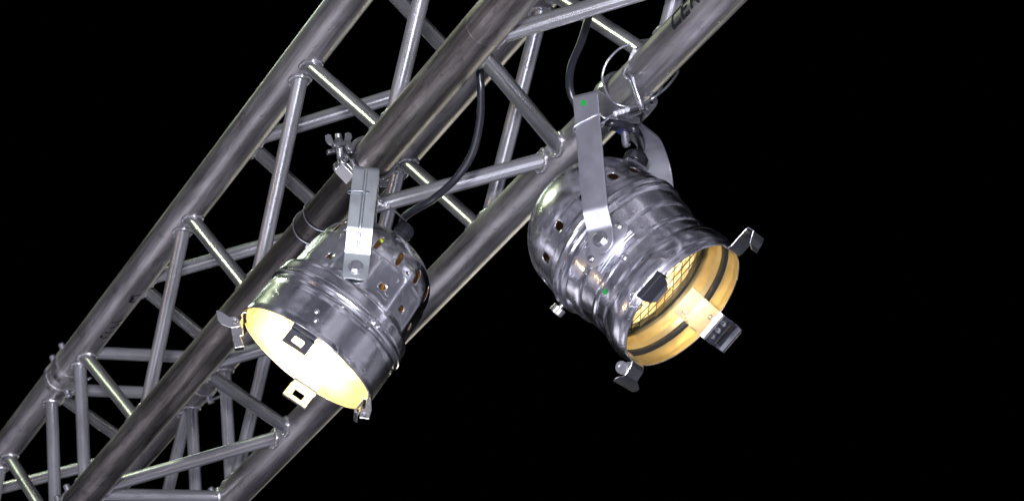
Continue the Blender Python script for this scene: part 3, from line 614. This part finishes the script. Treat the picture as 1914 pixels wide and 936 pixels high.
def bolt(root, mw, Y, x, sgn, hr, name='pivot_bolt'):
    mb = MB(); hexhead(mb, (x, 0, 0), (sgn, 0, 0), hr, .0055); mb.lathe([(-.0005, 1e-5), (-.0005, hr*1.25), (.0008, hr*1.25), (.0008, 1e-5)], ((x, 0, 0), (sgn, 0, 0), (0, 0, 1)), 28)
    mb.tube([(x, 0, 0), (x - sgn*.012, 0, 0)], .003, 12)
    o = mb.build(name, M['steel'], root, bevel=.0005, sharp=25); o.matrix_local = mw.inverted() @ Y; return o
for s in (1, -1):
    bolt(rootL, mwL, YL, s*.0873, s, .0072); bolt(rootR, mwR, YR, s*.1002, s, .0078)
# pivot bracket plates riveted to the right can (both sides), dimples and knob
for s in (0, 180):
    vs = []; n1 = 16
    outl = [(.021, -.0)]; mb = MB(); pts = []
    # bean shaped plate following the barrel: (back, arc)
    for k in range(28):
        a_ = 2*PI*k/28; bl_, ba_ = .0155*math.copysign(abs(math.cos(a_))**.8, math.cos(a_)), .033*math.copysign(abs(math.sin(a_))**.75, math.sin(a_)); pts.append((.0815 + bl_, ba_))
    def surf(l_, arc, r_=.0945): th = D(s) + arc/r_; rr_ = r_ - .0 ; return Vector((rr_*math.cos(th), -rr_*math.sin(th), l_))
    vs = [surf(l_, a_) for l_, a_ in pts] + [surf(.0815 + (l_-.0815)*.5, a_*.5, .0947) for l_, a_ in pts] + [surf(.0815, 0, .0948)]
    fs = [(k, (k+1) % 28, 28 + (k+1) % 28, 28 + k) for k in range(28)] + [(28 + k, 28 + (k+1) % 28, 56) for k in range(28)]
    mb.add(vs, fs); br = mb.build('pivot_bracket', M['strap'], rootR, solid=.0075, off=-1, bevel=.0006)
    fl = MB()
    for k in range(3): fl.tube([surf(.0650 + k*.0028 - .001, a_, .0905 - k*.0010 + (.0035 if k else .001)) for a_ in [(-.030 + .06*j/12) for j in range(13)]], .0011, 8)
    fl.build('bracket_flange', M['strap'], br)
    for arc in (-.0255, .0255):
        rv = MB(); c = surf(.0835, arc, .0948); d = surf(0, arc, 1).normalized()*1; d = Vector((c.x, c.y, 0)).normalized()
        rv.lathe([(0, .0046), (.0012, .0042), (.0022, .0026), (.0025, 1e-5)], (c, d, (0, 0, 1)), 20); rv.build('rivet', M['steel'], br)
def dimple(root, th, l_, r_, size, name='rivet_head', m='polish'):
    mb = MB(); c = Vector((r_*math.cos(D(th)), -r_*math.sin(D(th)), l_)); d = Vector((c.x, c.y, 0)).normalized()
    mb.lathe([(-.001, size*1.0), (.0004, size), (.0016, size*.82), (.0024, size*.45), (.0026, 1e-5)], (c, d, (0, 0, 1)), 24); return mb.build(name, M[m], root)
for th, l_ in ((2.5, .027), (-1.1, .0172)): dimple(rootL, th, l_, .0905, .0040)
dimple(rootR, -1.1, .0551, .0848, .0048); 
for s in (180,): dimple(rootR, s, .0551, .0848, .0048)
# stickers
def sticker(root, th, l_, r_, size, tilt=0):
    mb = MB(); c = Vector((r_*math.cos(D(th)), -r_*math.sin(D(th)), l_)); d = Vector((c.x, c.y, 0)).normalized()
    mb.lathe([(0, size), (.0004, size*.96), (.0004, 1e-5)], (c, d, (0, 0, 1)), 28); return mb.build('sticker', M['green'], root)
sticker(rootR, 30.1, .0508, .0866, .0034)
mb = MB(); mb.lathe([(.0015, .0040), (.0019, .0038), (.0019, 1e-5)], ((.1080, -.003, topR - .0125), (1, 0, 0), (0, 0, 1)), 28); o = mb.build('sticker', M['green'], yr)
# knurled locking knob on the right can
def knob(root, th, l_, r_):
    c = Vector((r_*math.cos(D(th)), -r_*math.sin(D(th)), l_)); d = Vector((c.x, c.y, 0)).normalized()
    mb = MB(); mb.tube([c - d*.004, c + d*.012], .0028, 12); mb.build('knob_stud', M['steel'], root)
    mb = MB(); n = 48; x = d.orthogonal().normalized(); y = d.cross(x); vs = []
    for h, r in ((.005, .0060), (.0055, .0084), (.0135, .0084), (.0145, .0072), (.0145, .0001)):
        for k in range(n): rr = r*(1 + (.035 if k % 2 and r > .007 else 0)); vs.append(c + d*h + (x*math.cos(2*PI*k/n) + y*math.sin(2*PI*k/n))*rr)
    mb.add(vs, [(i*n+k, i*n+(k+1) % n, (i+1)*n+(k+1) % n, (i+1)*n+k) for i in range(4) for k in range(n)]); mb.build('locking_knob', M['steel'], root, sharp=20)
knob(rootR, 86, .119, .0935)
# clamp-band screw lug on the left can
mb = MB(); th = D(-39)
for dl in (0, .006): mb.box(rot((.0935, -.004 + dl*1.2, .0595 + dl*.3), th), (rot((1, 0, 0), th), rot((0, 1, 0), th), (0, 0, 1)), (.0038, .0011, .0035))
mb.tube([rot((.0945, -.008, .0600), th), rot((.0945, .009, .0600), th)], .0014, 10); mb.build('band_screw', M['steel'], rootL)

# cable glands
def gland(root, base, d, s=1.0):
    d = Vector(d).normalized(); mb = MB()
    mb.lathe([(-.003, .012*s), (.003, .0125*s), (.0035, .0105*s), (.009, .0105*s), (.0095, .0128*s), (.019, .0125*s), (.023, .0100*s), (.0245, .0065*s), (.0245, 1e-5)], (base, d, (1, 0, 0)), 10)
    return mb.build('cable_gland', M['gland'], root, bevel=.0006, sharp=30)
gland(rootL, (0, 0, .1885), (0, 0, 1), .95)
thg = math.atan2(-.94, -.35)   # angle from u towards v
gb = Vector((.082*math.cos(thg), -.082*math.sin(thg), .186)); gd_ = Vector((math.cos(thg), -math.sin(thg), .55))
gland(rootR, gb, gd_, 1.2)
mb = MB().box(gb, (gd_, gd_.orthogonal(), gd_.cross(gd_.orthogonal())), (.006, .015, .015)); mb.build('gland_plate', M['can'], rootR, bevel=.001)
# bits of wiring inside the dome, seen through the slots
mb = MB().tube(spline([(.02, .01, .130), (.055, .012, .150), (.058, -.012, .160), (.03, -.02, .180)], 6), .0016, 8); mb.build('inner_wire', M['yellowgreen'], rootL)
mb = MB().tube(spline([(.01, -.03, .160), (.03, .06, .158), (-.01, .07, .168)], 6), .0016, 8); mb.build('inner_wire', M['yellowgreen'], rootR)

# ------------------------------------------------------------------ pipe clamps
def pipe_clamp(label, drop):
    r = empty('pipe_clamp', Matrix.Identity(4), label, 'clamp', 'clamps gripping the truss tubes')
    def half(a0, a1, name):
        mb = MB(); n = 22; vs = []
        for k in range(n+1):
            a = D(a0 + (a1-a0)*k/n); e = 1
            for (xx, rr) in ((-.015, .0256), (-.015, .0300), (-.010, .0320), (.010, .0320), (.015, .0300), (.015, .0256)):
                vs.append((xx, rr*math.cos(a), rr*math.sin(a)))
        fs = [(6*k + j, 6*k + (j+1) % 6, 6*k + 6 + (j+1) % 6, 6*k + 6 + j) for k in range(n) for j in range(6)] + [tuple(range(6))[::-1], tuple(6*n + j for j in range(6))]
        mb.add(vs, fs); return mb
    lo = half(188, 352, 'lower_jaw')
    lo.box((0, 0, -.0335), ((1, 0, 0), (0, 1, 0), (0, 0, 1)), (.013, .016, .0045))
    for sx in (-1, 1): lo.lathe([(-.0028, .0028), (-.0028, .0070), (.0028, .0070), (.0028, .0028), (-.0028, .0028)], ((sx*.0105, -.0365, -.0045), (1, 0, 0), (0, 0, 1)), 20); lo.box((sx*.0105, -.0315, -.010), ((1, 0, 0), (0, 1, .8), (0, -.8, 1)), (.0028, .0035, .009))
    lo.box((0, -.0305, -.0150), ((1, 0, 0), (0, 1, .9), (0, -.9, 1)), (.0125, .0055, .0110))
    lj = lo.build('lower_jaw', M['cast'], r, bevel=.0008, sharp=30)
    up = half(8, 172, 'upper_jaw')
    for sx in (-1, 1): up.box((sx*.0095, -.0385, .0165), ((1, 0, 0), (0, 1, .25), (0, -.25, 1)), (.0040, .012, .0024))
    up.box((0, -.0285, .0135), ((1, 0, 0), (0, 1, .25), (0, -.25, 1)), (.0135, .0040, .0040))
    uj = up.build('upper_jaw', M['cast'], r, bevel=.0008, sharp=30)
    hg = MB(); hg.tube([(-.017, .0325, 0), (.017, .0325, 0)], .0042, 14); hg.box((0, .0300, -.004), ((1, 0, 0), (0, 1, 0), (0, 0, 1)), (.015, .003, .006)); hg.build('hinge', M['cast'], r, bevel=.0006)
    sb = MB(); pts = [(0, -.0375, -.0045 + .0006*k) for k in range(66)]
    sb.tube(pts, [.0042 + (.0004 if k % 3 == 0 else 0) for k in range(66)], 12); sb.tube([(-.008, -.0365, -.0045), (.008, -.0365, -.0045)], .0034, 12)
    b_ = sb.build('swing_bolt', M['nut'], r, sharp=60)
    wn = MB(); wn.lathe([(.0190, .0030), (.0190, .0075), (.0215, .0070), (.0285, .0052), (.0290, .0030)], ((0, -.0375, 0), (0, 0, 1), (1, 0, 0)), 20)
    q = Vector((.40, .916, 0)); tq = Vector((0, 0, 1)).cross(q)
    for sg in (-1, 1):
        out = [(.0035, .0200), (.0058, .0245), (.0078, .0310), (.0085, .0350), (.0125, .0368), (.0162, .0340), (.0165, .0285), (.0138, .0230), (.0095, .0195)]
        nn = len(out); vsw = [Vector((0, -.0375, z_)) + q*sg*x_ + tq*e_ for e_ in (-.0013, .0013) for (x_, z_) in out]
        wn.add(vsw, [tuple(range(nn)), tuple(range(2*nn-1, nn-1, -1))] + [(i, (i+1) % nn, nn + (i+1) % nn, nn + i) for i in range(nn)])
    wn.build('wing_nut', M['nut'], r, bevel=.0010, sharp=30)
    ms = MB(); ms.tube([(0, 0, -.037), (0, 0, -.037 - drop)], .0045, 16); ms.tube([(0, 0, -.037 - drop), (0, 0, -.038 - drop)], [.0045, .0036], 16)
    hexhead(ms, (0, 0, -.0455 - .002), (0, 0, -1), .0085, .006); ms.build('mounting_bolt', M['steel'], r, sharp=30)
    return r
k1 = pipe_clamp('clamp with a raised wing nut holding the left spotlight to the near bottom tube', .016)
k1.matrix_world = Matrix.Translation(V(FL['K'])); 
k2 = copy_tree(k1); k2['label'] = 'clamp above the right spotlight on the rightmost tube, behind the wire loops'
k2.matrix_world = Matrix.Translation(V(FRr['K'])) @ Matrix.Rotation(PI, 4, 'Z')
for ch in k2.children:
    if ch.name.startswith('mounting_bolt'):
        ms = MB(); ms.tube([(0, 0, -.037), (0, 0, -.068)], .0052, 16)
        wash = MB()
        ms2 = MB(); ms2.tube([(0, 0, -.0300), (0, 0, -.0620)], .0052, 16); ms2.tube([(0, 0, -.0620), (0, 0, -.0632)], [.0052, .004], 16)
        nb = ms2.build('mounting_bolt', M['steel'], k2); wash.lathe([(-.0400, 1e-5), (-.0400, .0095), (-.0450, .0085), (-.0450, 1e-5)], ((0, 0, 0), (0, 0, 1), (1, 0, 0)), 6); wash.build('nut', M['blue'], nb)
        bpy.data.objects.remove(ch)

# ------------------------------------------------------------------ cables and wires (points in truss space)
def ray_pt(px, py, dep):
    d = CR @ Vector(((px - 957)/5683.94, -(py - 468)/5683.94, -1)); return CL + d*dep
def rope(name, pts, r, mat, label, cat, group=None, closed=False, n=10, seg=7):
    P = [V(p) for p in pts]; o0 = P[0].copy(); mb = MB(); mb.tube([p - o0 for p in spline(P, seg, closed)], r, n, closed=closed)
    o = mb.build(name, mat, None, sharp=60); o.location = o0
    return tag(o, label, cat, group)
rp_ = ray_pt
cabL = rope('power_cable', [rp_(905, 95, 3.56), rp_(897, 135, 3.56), rp_(899, 170, 3.56), rp_(897, 225, 3.57), rp_(883, 285, 3.58), rp_(853, 333, 3.59), rp_(812, 370, 3.61), rp_(775, 392, 3.64), rp_(756, 406, 3.675), rp_(751, 420, 3.69)], .0047, M['rubber'], 'black power cable curving down behind the near tube into the left spotlight', 'cable', 'power cables', n=14)
g0 = Vector(FRr['C'])
gw = (mwR @ (gb + gd_.normalized()*.0225)) - Vector((0, 0, H)); gw2 = (mwR @ (gb + gd_.normalized()*.036)) - Vector((0, 0, H))
yb = (YR @ Vector((.075, .0, topR - .012))) - Vector((0, 0, H)); ybm = (YR @ Vector((.0, .0, topR - .022))) - Vector((0, 0, H)); yb2 = (YR @ Vector((-.045, 0, topR - .030))) - Vector((0, 0, H))
cabR = rope('power_cable', [rp_(1112, -10, 3.62), rp_(1098, 40, 3.62), rp_(1086, 80, 3.60), rp_(1068, 125, 3.58), rp_(1065, 165, 3.57), rp_(1080, 200, 3.57), rp_(1110, 222, 3.57), rp_(1140, 230, 3.58), rp_(1168, 234, 3.575), rp_(1190, 246, 3.57), gw2, gw], .0047, M['rubber'], 'black power cable looping down behind the bracket into the right spotlight', 'cable', 'power cables', n=14)
def ferrule(parent, p, q, r):
    P0, P1 = V(p), V(q); mb = MB(); L = P1 - P0
    mb.tube([P0 - parent.location + L*t for t in (0, .04, .3, .45, .5, .55, .7, .96, 1)], [r*.8, r, r, r*.9, r*.78, r*.9, r, r, r*.8], 14); return mb.build('ferrule', M['ferrule'], parent)
dK = 3.6372
s1 = [rp_(1122, 233, 3.535), rp_(1148, 214, 3.530), rp_(1178, 203, 3.55), rp_(1205, 193, 3.575), rp_(1226, 180, 3.60), rp_(1247, 162, 3.62), rp_(1263, 142, 3.645), rp_(1267, 130, 3.665), rp_(1252, 110, 3.70), rp_(1222, 78, 3.68), rp_(1203, 76, 3.65), rp_(1181, 81, 3.61), rp_(1156, 93, 3.60), rp_(1135, 116, 3.595), rp_(1126, 141, 3.595), rp_(1129, 160, 3.59), rp_(1139, 183, 3.58), rp_(1156, 196, 3.57), rp_(1181, 200, 3.575), rp_(1204, 193, 3.59), rp_(1225, 180, 3.59), rp_(1237, 164, 3.615), rp_(1225, 140, 3.68)]
swR = rope('safety_wire', s1, .0015, M['wire'], 'steel safety wire looped round the tube and the right bracket', 'safety wire', 'safety wires')
ferrule(swR, rp_(1149, 213, 3.529), rp_(1161, 209, 3.538), .0031); ferrule(swR, rp_(1162, 209, 3.538), rp_(1174, 205, 3.547), .0031)
hb_ = MB()
def arm_pt(x, y, h): return (YR @ Vector((x, -y, h))) - Vector((0, 0, H))
arm = [rp_(1149, 214, 3.530), rp_(1130, 221, 3.50), arm_pt(.1102, -.0160, topR - .031), arm_pt(.1104, 0, topR - .034), arm_pt(.1104, .010, topR - .0365), arm_pt(.1100, .0170, topR - .040), arm_pt(.104, .0180, topR - .043), arm_pt(.100, 0, topR - .043), arm_pt(.100, -.014, topR - .043), rp_(1132, 224, 3.55), rp_(1149, 214, 3.531)]
hb_.tube([V(p) - swR.location for p in spline(arm, 6)], .0011, 8); hb_.build('arm_loop', M['wire'], swR)
eye = [rp_(1180, 112, 3.572), rp_(1170, 128, 3.568), rp_(1166, 140, 3.565), rp_(1172, 147, 3.563), rp_(1181, 142, 3.564), rp_(1183, 128, 3.567), rp_(1180, 112, 3.572)]
eb = MB(); eb.tube([V(p) - swR.location for p in spline(eye, 6)], .0011, 8); eb.tube([V(p) - swR.location for p in spline([rp_(1180, 112, 3.572), rp_(1186, 96, 3.58), rp_(1200, 82, 3.60), rp_(1215, 74, 3.64)], 6)], .0013, 8); eb.build('eye_loop', M['wire'], swR)
ferrule(swR, rp_(1179, 115, 3.571), rp_(1182, 106, 3.573), .0034); ferrule(swR, rp_(1183, 104, 3.573), rp_(1187, 95, 3.577), .0034)
# quick link
ql = [rp_(1174, 138, 3.556), rp_(1179, 142, 3.552), rp_(1184, 154, 3.550), rp_(1194, 182, 3.548), rp_(1200, 199, 3.550), rp_(1201, 205, 3.556), rp_(1199, 204, 3.564), rp_(1191, 182, 3.566), rp_(1181, 156, 3.566), rp_(1174, 143, 3.563)]
link = rope('quick_link', ql, .0028, M['steel'], 'steel oval quick link joining the ends of the safety wire by the right bracket', 'quick link', closed=True, n=14)
# left: wire round the near tube and round the bracket arm
def ring_pts(c, s, r, tilt, n=24, a0=0): return [Vector((s + tilt*math.cos(2*PI*k/n + a0), CH[c][0] + r*math.cos(2*PI*k/n), CH[c][1] + r*math.sin(2*PI*k/n))) for k in range(n)]
wr = rope('safety_wire', ring_pts('B', .026, .0264, .007, a0=.8), .0011, M['dark_wire'], 'thin steel wire wound twice round the near tube left of the left spotlight', 'safety wire', 'safety wires', closed=True, seg=3)
mb = MB(); rp2 = ring_pts('B', -.012, .0266, .006, a0=.3); mb.tube([V(p) - wr.location for p in rp2], .0011, 10, closed=True); mb.build('second_turn', M['dark_wire'], wr)
ferrule(wr, on_tube('B', -.017, 245, .0285), on_tube('B', -.017, 262, .0285), .0032); ferrule(wr, on_tube('B', -.017, 263, .0285), on_tube('B', -.016, 279, .0285), .0032)
def armL(x, y, h): return (YL @ Vector((x, -y, h))) - Vector((0, 0, H))
pl = [rp_(757, 412, 3.66), rp_(740, 396, 3.60), rp_(722, 383, 3.54), rp_(708, 375, 3.515), armL(.1018, -.0165, .089), armL(.1036, 0, .0905), armL(.1030, .0160, .0900), armL(.097, .0175, .089), armL(.097, 0, .088), armL(.097, -.0165, .085), rp_(708, 378, 3.53), rp_(722, 384, 3.545)]
lw = rope('safety_wire', pl, .0011, M['dark_wire'], 'dark steel wire looped round the left bracket arm and crimped beside it', 'safety wire', 'safety wires')
ferrule(lw, rp_(710, 378, 3.52), rp_(717, 382, 3.53), .0026); ferrule(lw, rp_(719, 382, 3.535), rp_(725, 385, 3.55), .0026)
